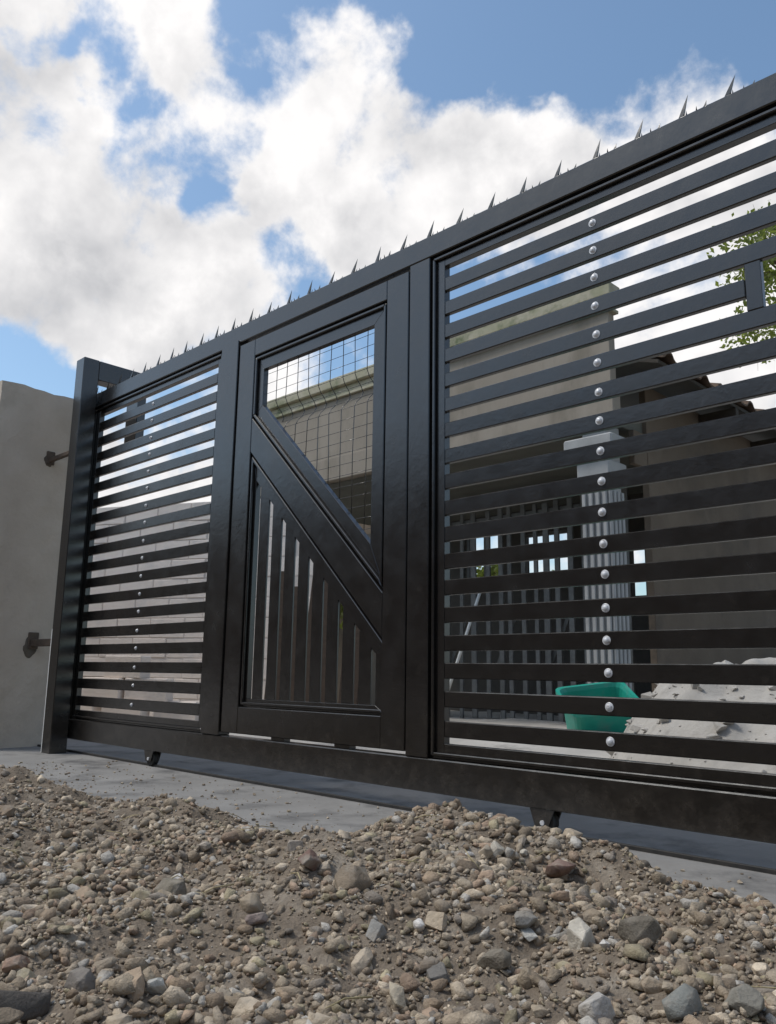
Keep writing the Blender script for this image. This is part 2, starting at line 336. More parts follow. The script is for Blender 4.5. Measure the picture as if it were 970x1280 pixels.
# pedestrian door
dx0, dx1, dz0, dz1 = kx(-2.445), kx(-1.262), kz(.207), kz(2.126)
U = [(-2.323, 2.038), (-1.387, 2.038), (-1.387, .800), (-2.323, 1.720)]
Lq = [(-2.316, 1.541), (-1.370, .606), (-1.370, .328), (-2.316, .326)]
Uk = [(kx(x), kz(z)) for x, z in U]; Lk = [(kx(x), kz(z)) for x, z in Lq]
def frame_polys():
    ul, ur, dr, dl = Uk; a, b, c, d = Lk
    return [[(dx0, dz0), (d[0], dz0), (d[0], dz1), (dx0, dz1)],
            [(ur[0], dz0), (dx1, dz0), (dx1, dz1), (ur[0], dz1)],
            [(d[0]+.0003, ul[1]), (ur[0]-.0003, ur[1]), (ur[0]-.0003, dz1), (d[0]+.0003, dz1)],
            [(d[0]+.0003, dz0), (ur[0]-.0003, dz0), (ur[0]-.0003, c[1]), (d[0]+.0003, d[1])]]
door = prism('door', PAINT, gate, frame_polys(), FY0+.002, FY1-.004, .003)
door['label'] = 'pedestrian door with diagonal brace, mesh window above and upright bars below'
ul, ur, dr, dl = Uk; a, b, c, d = Lk
brz = lambda p, q, x: p[1]+(q[1]-p[1])*(x-p[0])/(q[0]-p[0])
xa, xb_ = d[0]+.0006, ur[0]-.0006
prism('brace', PAINT, door, [[(xa, brz(a, b, xa)), (xb_, brz(a, b, xb_)), (xb_, brz(dl, dr, xb_)), (xa, brz(dl, dr, xa))]], FY0+.003, FY1-.006, .003)
def inset(poly, ds):
    # poly in clockwise order seen from the front; ds = inset per edge i -> i+1
    n = len(poly); lines = []
    cx = sum(p[0] for p in poly)/n; cz = sum(p[1] for p in poly)/n
    for i in range(n):
        p, q = Vector(poly[i]), Vector(poly[(i+1) % n]); t = (q-p).normalized(); nn_ = Vector((-t.y, t.x))
        if nn_.dot(Vector((cx, cz))-p) < 0: nn_ = -nn_
        lines.append((p+nn_*ds[i], t))
    out = []
    for i in range(n):
        (p, t), (q, s) = lines[i-1], lines[i]
        den = t.x*s.y-t.y*s.x; u = ((q.x-p.x)*s.y-(q.y-p.y)*s.x)/den
        out.append((p.x+t.x*u, p.y+t.y*u))
    return out
def ring(name, parent, outer, ds, y0, y1, bev, eps=.0002):
    inner = inset(outer, ds); n = len(outer)
    for i in range(n):
        j = (i+1) % n
        prism(name, PAINT, parent, [[outer[i], outer[j], inner[j], inner[i]]], y0, y1, bev)
    return inner
UI = ring('inner_frame', door, inset(Uk, [.0015]*4), [.078, .090, .080, .064], 0, .028, .0012)
LI = ring('inner_frame', door, inset(Lk, [.0015]*4), [.076, .064, .036, .036], 0, .028, .0012)
for q in (Uk, Lk):
    ring('bead', door, inset(q, [.010]*4), [.013]*4, -.015, 0, .003)
# upright bars in the lower triangle
z_bot = LI[2][1]; xL, xR = LI[0][0], LI[1][0]
slot = .031
for i in range(8):
    xc = -2.185+i*.1002
    p, q = max(xc-.05+slot/2, xL), min(xc+.05-slot/2, xR)
    zl = brz(LI[0], LI[1], p)+.004; zr = brz(LI[0], LI[1], q)+.004
    prism('upright_bar', PAINT, door, [[(p, z_bot-.004), (q, z_bot-.004), (q, zr), (p, zl)]], .006, .016, .0015)
# welded mesh with a bend behind the upper opening
wy = lambda z: .036 + (.050*(.5+.5*math.cos((z-1.70)/.075*math.pi)) if abs(z-1.70) < .075 else 0)
xw = UI[0][0]-.02
k = 0
while xw < UI[1][0]+.02:
    zbw = max(brz(UI[3], UI[2], xw)-.02, .95)
    zs = [UI[0][1]+.02, 1.775, 1.75, 1.725, 1.70, 1.675, 1.65, 1.625, 1.4, zbw]; zs = [z for z in zs if z > zbw]+[zbw]
    jx = random.uniform(-.004, .004)
    tube('wire', PAINT, door, [(xw+jx+.004*math.sin(z*9+xw*20), wy(z), z) for z in zs], [.0019]*len(zs), 5)
    xw += .0795
zw = UI[0][1]-.012
while zw > 1.0:
    xw0 = UI[3][0]-.02 if zw > UI[3][1] else UI[3][0]+(UI[3][1]-zw)/(UI[3][1]-UI[2][1])*(UI[2][0]-UI[3][0])-.03
    tube('wire', PAINT, door, [(xw0, wy(zw)+.0036, zw), (UI[1][0]+.02, wy(zw)+.0036, zw)], [.0012]*2, 5)
    zw -= .0505
# rest blocks in the gap below the door
for x in (-2.03, -1.615): box('rest_block', PAINT, gate, kx(x)-.045, kx(x)+.045, -.006, .03, zMb+.0005, dz0-.0005, .001)
# spikes along the top rail
def spike_mesh():
    bm = bmesh.new()
    def blade(x, w, h, lx, ly, t=.0035):
        bs = [bm.verts.new((x-w/2, -t, 0)), bm.verts.new((x+w/2, -t, 0)), bm.verts.new((x+w/2, t, 0)), bm.verts.new((x-w/2, t, 0))]
        ms = [bm.verts.new((x-w*.32+lx*.4, -t*.7+ly*.4, h*.4)), bm.verts.new((x+w*.32+lx*.4, -t*.7+ly*.4, h*.4)), bm.verts.new((x+w*.32+lx*.4, t*.7+ly*.4, h*.4)), bm.verts.new((x-w*.32+lx*.4, t*.7+ly*.4, h*.4))]
        tp = bm.verts.new((x+lx, ly, h))
        for i in range(4):
            bm.faces.new((bs[i], bs[(i+1) % 4], ms[(i+1) % 4], ms[i])); bm.faces.new((ms[i], ms[(i+1) % 4], tp))
        bm.faces.new(bs[::-1])
    bbox(bm, -.070, .084, -.006, .006, 0, .0025)
    blade(0, .0170, .072, .028, 0, .0042); blade(.020, .007, .036, -.008, .016, .0025); blade(.076, .010, .026, .009, 0, .0025); blade(.052, .006, .016, .004, -.01, .002)
    return bm_mesh('spike', bm, PAINT, 0)
sp_me = spike_mesh()
x = kx(.062)+.152*10
while x > GXL+.03:
    if x < GXR-.09:
        so = put(bpy.data.objects.new('spike', sp_me), gate, (x+random.uniform(-.004, .004), -.004, zT-.0005))
        so.rotation_euler = (random.uniform(-.06, .06), random.uniform(-.07, .07), 0); so.scale = (1, 1, random.uniform(.9, 1.1))
    x -= .152
# wheels
def wheel(x):
    bm = bmesh.new()
    btube(bm, [(0, -.016, 0), (0, -.012, 0), (0, -.006, 0), (0, .006, 0), (0, .012, 0), (0, .016, 0)], [.034, .036, .029, .029, .036, .034], 20)
    wo_ = put(bpy.data.objects.new('wheel', bm_mesh('wheel', bm, TYRE, 0, smooth=False)), gate, (x, .01, .0385))
    bm = bmesh.new()
    bprism(bm, [(-.05, .046), (-.03, -.012), (.02, -.012), (.045, .046)], -.026, -.0205)
    bprism(bm, [(-.05, .046), (-.03, -.012), (.02, -.012), (.045, .046)], .0205, .026)
    put(bpy.data.objects.new('bracket', bm_mesh('bracket', bm, PAINT, .001)), wo_, (x, .01, .0385))
    bm = bmesh.new(); btube(bm, [(0, -.03, 0), (0, .03, 0)], [.008, .008], 8)
    put(bpy.data.objects.new('axle', bm_mesh('axle', bm, BOLT, 0)), wo_, (x, .01, .0385))
for x in (-3.05, -.645, 1.25): wheel(x)
tr = box('gate_track', TYRE, None, -9, 2.2, .004, .016, -.004, .0125, .002)
tag(tr, 'thin rusty steel track running under the sliding gate', 'track')

# ------------------------------------------------------------------ guide portal and pillars
gf = thing('guide_frame', (-4.0, -.08, 0), 'tall dark steel post with arm bridging over the end of the gate', 'gate guide')
PX0, PX1, PY0, PY1 = -4.055, -3.945, -.14, -.036
box('post', PAINT, gf, PX0, PX1, PY0, PY1, -.006, 2.43, .004)
box('arm', PAINT, gf, PX0+.004, PX1-.002, PY1+.0005, .34, 2.300, 2.429, .004)
box('guide_plate', PAINT, gf, PX0-.03, PX1+.01, .24, .30, 1.96, 2.2995, .003)
LUG = mat('brown_lug', (.07,.052,.04), (.13,.095,.07), scale=20, rough=(.6,.85), bump=.3)
for z, y0, y1, dz in ((1.83, -.10, -.075, .03), (.62, -.105, -.07, .045)):
    box('wall_lug', LUG, gf, -4.47, PX0+.004, y0, y1, z, z+dz, .004)
    box('lug_plate', LUG, gf, -4.458, -4.436, y0-.015, y1+.015, z-.015, z+dz+.045, .004)
def rough_block(name, mt, parent, x0, x1, y0, y1, z0, z1, n=(8,8,30), amp=.006, top=.02, seed=1):
    bm = bmesh.new(); bbox(bm, x0, x1, y0, y1, z0, z1)
    for ax, cnt, lo, hi in ((0, n[0], x0, x1), (1, n[1], y0, y1), (2, n[2], z0, z1)):
        for i in range(1, cnt):
            co = [0,0,0]; co[ax] = lo+(hi-lo)*i/cnt; no = [0,0,0]; no[ax] = 1
            bmesh.ops.bisect_plane(bm, geom=bm.verts[:]+bm.edges[:]+bm.faces[:], plane_co=co, plane_no=no)
    from mathutils import noise as mn
    for v in bm.verts:
        nv = mn.noise_vector(v.co*6+Vector((seed, 0, 0)))*amp + mn.noise_vector(v.co*19)*amp*.5
        if v.co.z <= z0+1e-4: nv.z = 0
        if v.co.z > z1-1e-3: nv.z += (mn.noise(v.co*5+Vector((seed*3., 0, 0))))*top + mn.noise(v.co*15)*top*.5
        v.co += nv
    return put(bpy.data.objects.new(name, bm_mesh(name, bm, mt, 0, smooth=False)), parent)
pil = thing('gate_pillar', (-4.8, -.1, 0), 'rough grey plastered pillar beside the tall steel post', 'pillar')
rough_block('pillar_body', PLASTER, pil, -5.05, -4.45, -.44, .17, -.02, 2.31, (8, 9, 30), .006, .022, 2)
def patch(parent, x, y, z, ry, rz, seed):  # dark brown blotch with uneven outline, slightly proud of the pillar face
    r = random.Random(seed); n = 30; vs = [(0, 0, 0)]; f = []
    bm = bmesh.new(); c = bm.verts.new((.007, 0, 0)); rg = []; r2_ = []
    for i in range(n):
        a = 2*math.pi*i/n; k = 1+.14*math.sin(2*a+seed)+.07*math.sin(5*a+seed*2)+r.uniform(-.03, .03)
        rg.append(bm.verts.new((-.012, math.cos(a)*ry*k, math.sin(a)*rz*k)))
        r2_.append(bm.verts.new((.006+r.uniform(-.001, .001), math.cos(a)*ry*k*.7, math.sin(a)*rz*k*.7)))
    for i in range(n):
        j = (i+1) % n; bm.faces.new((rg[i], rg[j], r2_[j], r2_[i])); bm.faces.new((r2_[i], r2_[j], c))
    put(bpy.data.objects.new('mortar_patch', bm_mesh('mortar_patch', bm, PATCHM, 0)), parent, (x, y, z))
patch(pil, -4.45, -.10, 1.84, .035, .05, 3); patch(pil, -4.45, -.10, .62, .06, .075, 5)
bw_ = tag(rough_block('boundary_wall', PLASTER, None, -14, -5.06, -.28, -.02, -.05, 2.12, (30, 2, 10), .006, .015, 7), 'long grey plastered street wall running on beyond the gate pillar', 'wall')
tag(rough_block('gate_pillar', PLASTER, None, 2.1, 2.7, -.45, .15, -.05, 2.31, (6, 6, 20), .006, .02, 9), 'grey plastered pillar at the sliding end of the gate', 'pillar')
tag(rough_block('boundary_wall', PLASTER, None, 2.71, 11, -.28, -.02, -.05, 2.12, (24, 2, 10), .006, .015, 8), 'grey plastered street wall beyond the sliding end of the gate', 'wall')
UNSEENW = mat('unseen_wall_brown', (.10,.068,.05), (.16,.11,.08), scale=6, rough=(.85,.95), bump=.4, c3=(.07,.05,.04), s3=2)
opp = tag(rough_block('unseen_street_wall', UNSEENW, None, -26, 18, -8.4, -8.0, -.08, 4.1, (50, 2, 10), .006, .015, 12), 'unseen tall brown wall added across the street to darken the gate reflections', 'wall')  # unseen, added: height and brown block low sky from the gate's reflections
(box('edge_strip', WHITEP, gf, -4.073, -4.0565, -.135, -.115, 0, .72, .001))

# ------------------------------------------------------------------ house with carport parapet
FX0, FX1, FY = -7.25, -2.24, 3.4
house = thing('house', (-4.7, 5, 0), 'beige house with flat carport parapet, pale column and tiled eave', 'house')
box('roof_slab', SOFFIT, house, FX0+.05, FX1-.05, FY+.06, 6.3, 2.49, 2.66, .004)
fa = box('fascia', RENDERM, house, FX0, FX1, FY, FY+.09, 2.745, 3.40, .004)
box('lower_band', RENDERM, fa, FX0-.03, FX1+.03, FY-.03, FY+.09, 2.49, 2.7445, .006)
box('moulding', MOSSY, fa, FX0-.035, FX1+.035, FY-.035, FY+.11, 3.4005, 3.43, .004)
box('frieze', MOSSY, fa, FX0, FX1, FY, FY+.09, 3.4305, 3.525, .004)
box('coping', MOSSY, fa, FX0-.05, FX1+.05, FY-.05, FY+.12, 3.5255, 3.635, .008)
box('side_fascia', RENDERM, house, FX0, FX0+.2, FY+.1205, 6.3, 2.66, 3.52, .004)
def column(xc, yc, ztop):
    co = bpy.data.objects.new('column', None)
    h = .13
    sh = box('column', COLM, house, xc-h+.02, xc+h-.02, yc-h+.02, yc+h-.02, .0, ztop, .01)
    for s in range(4):
        off = -h+.034+s*.062
        box('flute', COLM, sh, xc+off-.018, xc+off+.018, yc-h-.005, yc-h+.0195, .32, 1.94, .006)
        box('flute', COLM, sh, xc+h-.0195, xc+h+.005, yc+off-.018, yc+off+.018, .32, 1.94, .006)
    box('base', COLM, sh, xc-h-.02, xc+h+.02, yc-h-.02, yc+h+.02, .0, .30, .01)
    cp = box('capital', COLM, sh, xc-h-.015, xc+h+.015, yc-h-.015, yc+h+.015, 2.00, 2.18, .008)
    box('abacus', COLM, sh, xc-h-.09, xc+h+.09, yc-h-.09, yc+h+.09, 2.28, 2.37, .012)
column(-2.44, 3.56, 2.489); column(-6.95, 3.60, 2.489)
RW = 6.05
wins = [(-5.95, -5.30, 1.55, 2.28), (-5.02, -4.35, 1.55, 2.20), (-3.60, -3.18, 1.32, 1.95)]
def wall_with_holes(name, mt, parent, x0, x1, y0, y1, z0, z1, holes):
    xs = sorted({x0, x1} | {v for h in holes for v in h[:2]}); polys = []
    for p, q in zip(xs, xs[1:]):
        hh = [h for h in holes if h[0] <= p and h[1] >= q]; zs = [z0]
        for h in hh: zs += [h[2], h[3]]
        zs.append(z1)
        for i in range(0, len(zs), 2):
            polys.append([(p, zs[i]), (q, zs[i]), (q, zs[i+1]), (p, zs[i+1])])
    return prism(name, mt, parent, polys, y0, y1, 0)
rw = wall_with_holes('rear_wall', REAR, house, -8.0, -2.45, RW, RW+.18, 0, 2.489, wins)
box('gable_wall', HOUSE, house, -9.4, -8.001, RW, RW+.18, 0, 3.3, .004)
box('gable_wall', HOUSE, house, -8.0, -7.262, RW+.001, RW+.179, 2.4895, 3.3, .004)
for x0, x1, z0, z1 in wins:
    fr = prism('window_frame', STEEL, rw, [[(x0, z0), (x1, z0), (x1, z0+.04), (x0, z0+.04)], [(x0, z1-.04), (x1, z1-.04), (x1, z1), (x0, z1)],
        [(x0, z0+.0405), (x0+.035, z0+.0405), (x0+.035, z1-.0405), (x0, z1-.0405)], [(x1-.035, z0+.0405), (x1, z0+.0405), (x1, z1-.0405), (x1-.035, z1-.0405)],
        [((x0+x1)/2-.012, z0+.0405), ((x0+x1)/2+.012, z0+.0405), ((x0+x1)/2+.012, z1-.0405), ((x0+x1)/2-.012, z1-.0405)]], RW+.05, RW+.10, 0)
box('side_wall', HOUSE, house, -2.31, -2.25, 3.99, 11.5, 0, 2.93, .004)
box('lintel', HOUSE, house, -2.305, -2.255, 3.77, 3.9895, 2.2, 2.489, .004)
# lean-to tiled roof over the side wall
ex, ez, slope = -1.90, 2.94, math.radians(17)
ry0, ry1 = FY+.14, 11.8
bm = bmesh.new()
wd = 1.9
bprism(bm, [(ex, ez-.03), (ex-wd, ez-.03+wd*math.tan(slope)), (ex-wd, ez+.0+wd*math.tan(slope)), (ex, ez)], ry0, ry1)
roof = put(bpy.data.objects.new('roof', bm_mesh('roof', bm, RAFT, 0)), house)
tm = bmesh.new()
prof = [(-.16, 0), (-.13, .012), (-.09, .05), (-.045, .066), (0, .055), (.03, .02), (.06, .004), (.15, .0), (.165, .012)]
n = len(prof); vv = []
for yy, u in ((0, 0), (1, .42)):
    for (p, h) in prof: vv.append((-u*math.cos(slope), p, h+u*math.sin(slope)+.012*yy*0))
for yy, u in ((0, 0), (1, .42)):
    for (p, h) in prof: vv.append((-u*math.cos(slope), p, h+u*math.sin(slope)-.018))
ff = [(i, i+1, n+i+1, n+i) for i in range(n-1)]+[(2*n+i, 3*n+i, 3*n+i+1, 2*n+i+1) for i in range(n-1)]+[(i, 2*n+i, 2*n+i+1, i+1) for i in range(n-1)]+[(n+i, n+i+1, 3*n+i+1, 3*n+i) for i in range(n-1)]+[(0, n, 3*n, 2*n), (n-1, 3*n-1, 4*n-1, 2*n-1)]
tile_me = me_from('tile', vv, ff, TILE)
y = ry0+.16
while y < ry1:
    for c_ in range(3):
        u = c_*.34
        tl = put(bpy.data.objects.new('tile', tile_me), roof, (ex+.04-u*math.cos(slope), y+random.uniform(-.008, .008), ez+.02+u*math.sin(slope)+c_*.006+random.uniform(-.004, .006)))
    y += .33
y = ry0+.25
while y < ry1:
    box('rafter', RAFT, roof, -2.249, ex+.0, y, y+.07, 2.83, 2.909, .003); y += .62
# ------------------------------------------------------------------ steel fence inside the carport
FYY = 4.75
fen = thing('steel_fence', (-4.1, FYY, .03), 'dark grey upright bar fence standing inside the carport', 'fence')
for z in (.18, 1.15, 2.12): box('rail', STEEL, fen, -5.45, -2.85, FYY, FYY+.03, z, z+.045, .003)
pk = boxm('upright', STEEL, -.032, .032, -.012, .012, -1.12, 1.12, .003)
x = -5.42; k = 0
while x < -2.88:
    po = put(bpy.data.objects.new('upright', pk), fen, (x+random.uniform(-.012, .012), FYY-.0125, 1.135)); po.rotation_euler = (0, random.uniform(-.012, .012), 0); po.scale = (random.uniform(.7, 1.15), 1, random.uniform(.965, 1.0))
    x += random.choice((.12, .15, .165, .165, .21)); k += 1
for x in (-5.1, -4.45, -3.8):
    bm = bmesh.new(); bprism(bm, [(0, 0), (.045, 0), (.30, .55), (.255, .55)], FYY+.0305, FYY+.045)
    put(bpy.data.objects.new('brace', bm_mesh('brace', bm, STEEL, .002)), fen, (x, 0, .6))
pole = tube('leaning_pole', WHITEP, None, [(-4.62, 4.05, .03), (-4.22, 4.30, 1.45)], [.016, .016], 8)
tag(pole, 'thin white pole leaning against the dark bar fence', 'pole')

# ------------------------------------------------------------------ yard wall of concrete blocks
A = Vector((-7.56, 1.78)); B = Vector((-6.30, 2.41)); dr_ = (B-A).normalized()
P0 = A-dr_*4.0; LEN = 6.6; HW = 2.2
ang = math.atan2(dr_.y, dr_.x)
yw = thing('yard_wall', (P0.x, P0.y, 0), 'pinkish grey concrete block wall across the yard seen through slats', 'wall')
yw.rotation_euler = (0, 0, ang)
def local(o_, parent, loc):
    COL.objects.link(o_); o_.parent = parent; o_.location = loc; return o_
local(bpy.data.objects.new('wall_core', boxm('wall_core', JOINT, 0, LEN, -.07, .07, 0, HW-.012, 0)), yw, (0, 0, 0))
bme = [boxm('block', BLOCK, -.195, .195, -.077, .077, -.095, .095, .004), boxm('block_half', BLOCK, -.095, .095, -.077, .077, -.095, .095, .004)]
nb = int(LEN/.4)
for row in range(11):
    off = .2 if row % 2 else 0
    for i in range(nb):
        xx = .2+off+i*.4
        if xx > LEN-.1: continue
        bo = local(bpy.data.objects.new('block', bme[0]), yw, (xx, random.uniform(-.004, .004), .10+row*.2))
        bo.rotation_euler = (0, 0, random.uniform(-.01, .01))
    if off: local(bpy.data.objects.new('block', bme[1]), yw, (.1, 0, .10+row*.2))
# loose blocks stacked before it
stackb = boxm('loose_block', BLOCK, -.195, .195, -.07, .07, -.095, .095, .006)
spots = [(-6.25, 1.15, 0, .3), (-5.80, 1.32, 0, .5), (-6.02, 1.24, 1, .38), (-5.45, 1.62, 0, .55), (-5.66, 1.45, 1, .6), (-5.86, 1.34, 2, .4)]
lab = ['concrete block at the outer foot of the small stack by the yard wall', 'concrete block low in the middle of the small stack by the yard wall', 'concrete block bridging two lower ones in the small stack',
       'concrete block at the inner foot of the small stack by the yard wall', 'tilted concrete block on the second layer of the small stack', 'topmost concrete block of the small stack by the yard wall']
for (x, y, l, a_), lb in zip(spots, lab):
    z = float(yard_z(np.array(x), np.array(y)))
    o_ = put(bpy.data.objects.new('concrete_block', stackb), None, (x, y, .03+.095+.19*l)); o_.rotation_euler = (0, 0, a_)
    tag(o_, lb, 'block', 'loose concrete blocks stacked in the yard')

# ------------------------------------------------------------------ timber planks, tub, sand heap
for i, (x, y, h, wdt, a_) in enumerate([(-4.72, 2.05, 1.32, .16, .02), (-4.56, 2.10, 1.18, .14, -.03), (-4.40, 2.15, 1.40, .17, .05), (-4.22, 2.22, 1.22, .15, -.02), (-4.05, 2.28, 1.10, .16, .03)]):
    bm = bmesh.new(); bbox(bm, -wdt/2, wdt/2, -.014, .014, 0, h)
    o_ = put(bpy.data.objects.new('timber_plank', bm_mesh('timber_plank', bm, WOOD, .003)), None, (x, y, .03)); o_.rotation_euler = (-.10, a_, .45)
    tag(o_, ['brown timber plank nearest the block wall in the upright row', 'second brown timber plank from the block wall', 'tallest brown timber plank of the upright row', 'brown timber plank between the tallest and the shortest', 'shortest brown timber plank of the upright row'][i], 'plank', 'timber planks standing in a row')
tb = thing('plastic_tub', (-2.05, 2.95, .05), 'teal plastic tub standing tilted on the pale yard ground', 'tub')
def tub_mesh():
    bm = bmesh.new()
    def rr(w_, d_, z, r=.05):
        pts = []
        for cx, cy, a0 in ((w_-r, d_-r, 0), (-w_+r, d_-r, 90), (-w_+r, -d_+r, 180), (w_-r, -d_+r, 270)):
            for s in range(4):
                a_ = math.radians(a0+30*s); pts.append(bm.verts.new((cx+r*math.cos(a_), cy+r*math.sin(a_), z)))
        return pts
    rings = [rr(.165, .13, 0), rr(.20, .16, .26), rr(.225, .185, .262), rr(.225, .185, .285), rr(.205, .165, .285), rr(.195, .155, .26), rr(.16, .125, .008)]
    for p, q in zip(rings, rings[1:]):
        for i in range(16): bm.faces.new((p[i], p[(i+1) % 16], q[(i+1) % 16], q[i]))
    bm.faces.new(rings[0][::-1]); bm.faces.new(rings[-1])
    return bm_mesh('tub_body', bm, TEAL, 0)
tbo = put(bpy.data.objects.new('tub_body', tub_mesh()), tb, (-2.05, 2.95, .06))
for s in (-1, 1): tube('handle', TEAL, tb, [(-2.05+s*.215, 2.90, .325), (-2.05+s*.25, 2.91, .30), (-2.05+s*.25, 2.99, .30), (-2.05+s*.215, 3.0, .325)], [.009]*4, 6)
tb.location.x -= .14; tb.scale = (1.12, 1.12, 1.12)
tb.rotation_euler = (math.radians(24), math.radians(-7), math.radians(50))
def sand_h(x, y):
    r = np.sqrt(((x+.20)/1.40)**2+((y-2.25)/1.05)**2)
    h = .60*np.clip(1-r**2.6, 0, 1)**.8
    lump = 0.26*vnoise(x, y, 1.9, 21)+.20*vnoise(x, y, 4.3, 22)+.07*vnoise(x, y, 9, 23)+.02*vnoise(x, y, 24, 24)
    return np.where(r < 1, np.maximum(h+lump*np.clip((1-r)*4, 0, 1), .0)+.02, -.03)
sh_ = grid('sand_heap', SAND, np.linspace(-1.7, 1.3, 241), np.linspace(1.15, 3.4, 181), sand_h)
tag(sh_, 'pale grey heap of building sand inside the yard', 'sand heap', None, 'stuff')
def rubble(n, seed):
    r = np.random.default_rng(seed); VV = []; FF = []; b = 0
    for i in range(n):
        x, y = r.uniform(-1.5, .9), r.uniform(1.25, 2.9); z = float(sand_h(np.array(x), np.array(y)))
        if z < .03: continue
        sz = .008+.045*r.random()**4; a = r.normal(size=(10, 3)); a /= np.linalg.norm(a, axis=1)[:, None]; a *= np.array([1, .8, .6])*sz
        bm = bmesh.new()
        for p in a: bm.verts.new(p)
        bmesh.ops.convex_hull(bm, input=bm.verts); bm.verts.index_update()
        live = {v.index for f in bm.faces for v in f.verts}
        VV += [(v.co.x+x, v.co.y+y, v.co.z+z+sz*.15) for v in bm.verts]; FF += [[v.index+b for v in f.verts] for f in bm.faces]; b += len(bm.verts); bm.free()
    o_ = put(bpy.data.objects.new('rubble', me_from('rubble', VV, FF, SAND)), sh_); o_['kind'] = 'stuff'
rubble(700, 5)
def low_h(x, y):
    r = np.sqrt(((x+2.3)/1.3)**2+((y-2.5)/.8)**2)
    return np.where(r < 1, .10*np.clip(1-r**2, 0, 1)+.03*vnoise(x, y, 5, 31)*np.clip((1-r)*3, 0, 1)+.02, -.03)
lh = grid('sand_spill', SAND, np.linspace(-3.7, -.9, 71), np.linspace(1.6, 3.35, 51), low_h)
tag(lh, 'low spread of pale sand round the teal tub', 'sand spill', None, 'stuff')

# ------------------------------------------------------------------ trees and shrubs
def leaves(name, mt, centers, radii, count, size, seed, parent, hollow=.35):
    r = np.random.default_rng(seed); vs = []; fs = []
    cen = np.array(centers); rad = np.array(radii); wts = rad**2/np.sum(rad**2)
    idx = r.choice(len(cen), count, p=wts)
    d = r.normal(size=(count, 3)); d /= np.linalg.norm(d, axis=1)[:, None]
    rr = rad[idx]*(hollow+(1-hollow)*r.random(count)**.6)
    pos = cen[idx]+d*rr[:, None]*np.array([1, 1, .8])
    t = r.normal(size=(count, 3)); t[:, 2] -= .5; t /= np.linalg.norm(t, axis=1)[:, None]
    n = np.cross(t, r.normal(size=(count, 3))); n /= np.linalg.norm(n, axis=1)[:, None]
    s = size*(.6+.8*r.random(count))[:, None]; wv = np.cross(t, n)*s*.30
    V = np.stack([pos, pos+t*s*.5+wv+n*s*.06, pos+t*s, pos+t*s*.5-wv+n*s*.06], 1).reshape(-1, 3)
    Fc = [(4*i, 4*i+1, 4*i+2, 4*i+3) for i in range(count)]
    return put(bpy.data.objects.new(name, me_from(name, V.tolist(), Fc, mt)), parent)
def tree(name, label, base, h, cr, nleaf, leaf, seed, spread, mt=LEAF, lean=(0, 0)):
    r = random.Random(seed); t = thing(name, base, label, 'tree' if 'tree' in name else 'shrub')
    bx, by, bz = base; bm = bmesh.new(); fork = h*.45
    btube(bm, [(0, 0, 0), (.04+lean[0]*.3, .02, fork*.5), (lean[0]*.5, lean[1]*.5, fork)], [.05*h/2.5, .042*h/2.5, .034*h/2.5], 9)
    cs, rs = [], []
    for k in range(spread):
        a = 2*math.pi*k/spread+r.uniform(-.4, .4); rr = cr*r.uniform(.35, .95); zz = h*r.uniform(.62, 1.0)
        p0 = Vector((lean[0]*.5, lean[1]*.5, fork*r.uniform(.7, 1))); p2 = Vector((lean[0]+math.cos(a)*rr, lean[1]+math.sin(a)*rr, zz)); pm = (p0+p2)/2+Vector((r.uniform(-.1, .1), r.uniform(-.1, .1), .1))
        btube(bm, [p0, pm, p2], [.02*h/2.5, .012*h/2.5, .004], 6)
        for q in range(3):
            p3 = p2+Vector((r.uniform(-.3, .3), r.uniform(-.3, .3), r.uniform(-.25, .2)))*cr*.9; cs.append(tuple(Vector(base)+p3)); rr_ = cr*r.uniform(.14, .36); rs.append(rr_)
            btube(bm, [p2*.7+pm*.3, (p2+p3)/2, p3], [.007, .005, .003], 5)
            for q2 in range(7):
                dv = Vector((r.gauss(0, 1), r.gauss(0, 1), r.gauss(0, .7))).normalized()*rr_*.95; btube(bm, [p3, p3+dv*.5+Vector((0, 0, .02)), p3+dv], [.003, .0022, .0012], 4)
    put(bpy.data.objects.new('trunk', bm_mesh('trunk', bm, BARK, 0, smooth=True)), t, base)
    leaves('crown', mt, cs, rs, nleaf, leaf, seed, t, .15)
    return t
tree('leafy_tree', 'loose green leafy tree beside the tiled eave', (-.22, 5.0, .02), 4.7, 1.2, 17000, .052, 14, 22, lean=(-.2, 0))
tree('leafy_shrub', 'yellow green shrub standing beyond the carport', (-8.3, 5.4, .02), 2.3, .9, 2600, .09, 8, 9, LEAF2)
tree('leafy_shrub', 'tall dark shrub behind the rear wall of the carport', (-6.5, 8.2, .02), 2.2, .8, 2200, .09, 9, 9, LEAF)

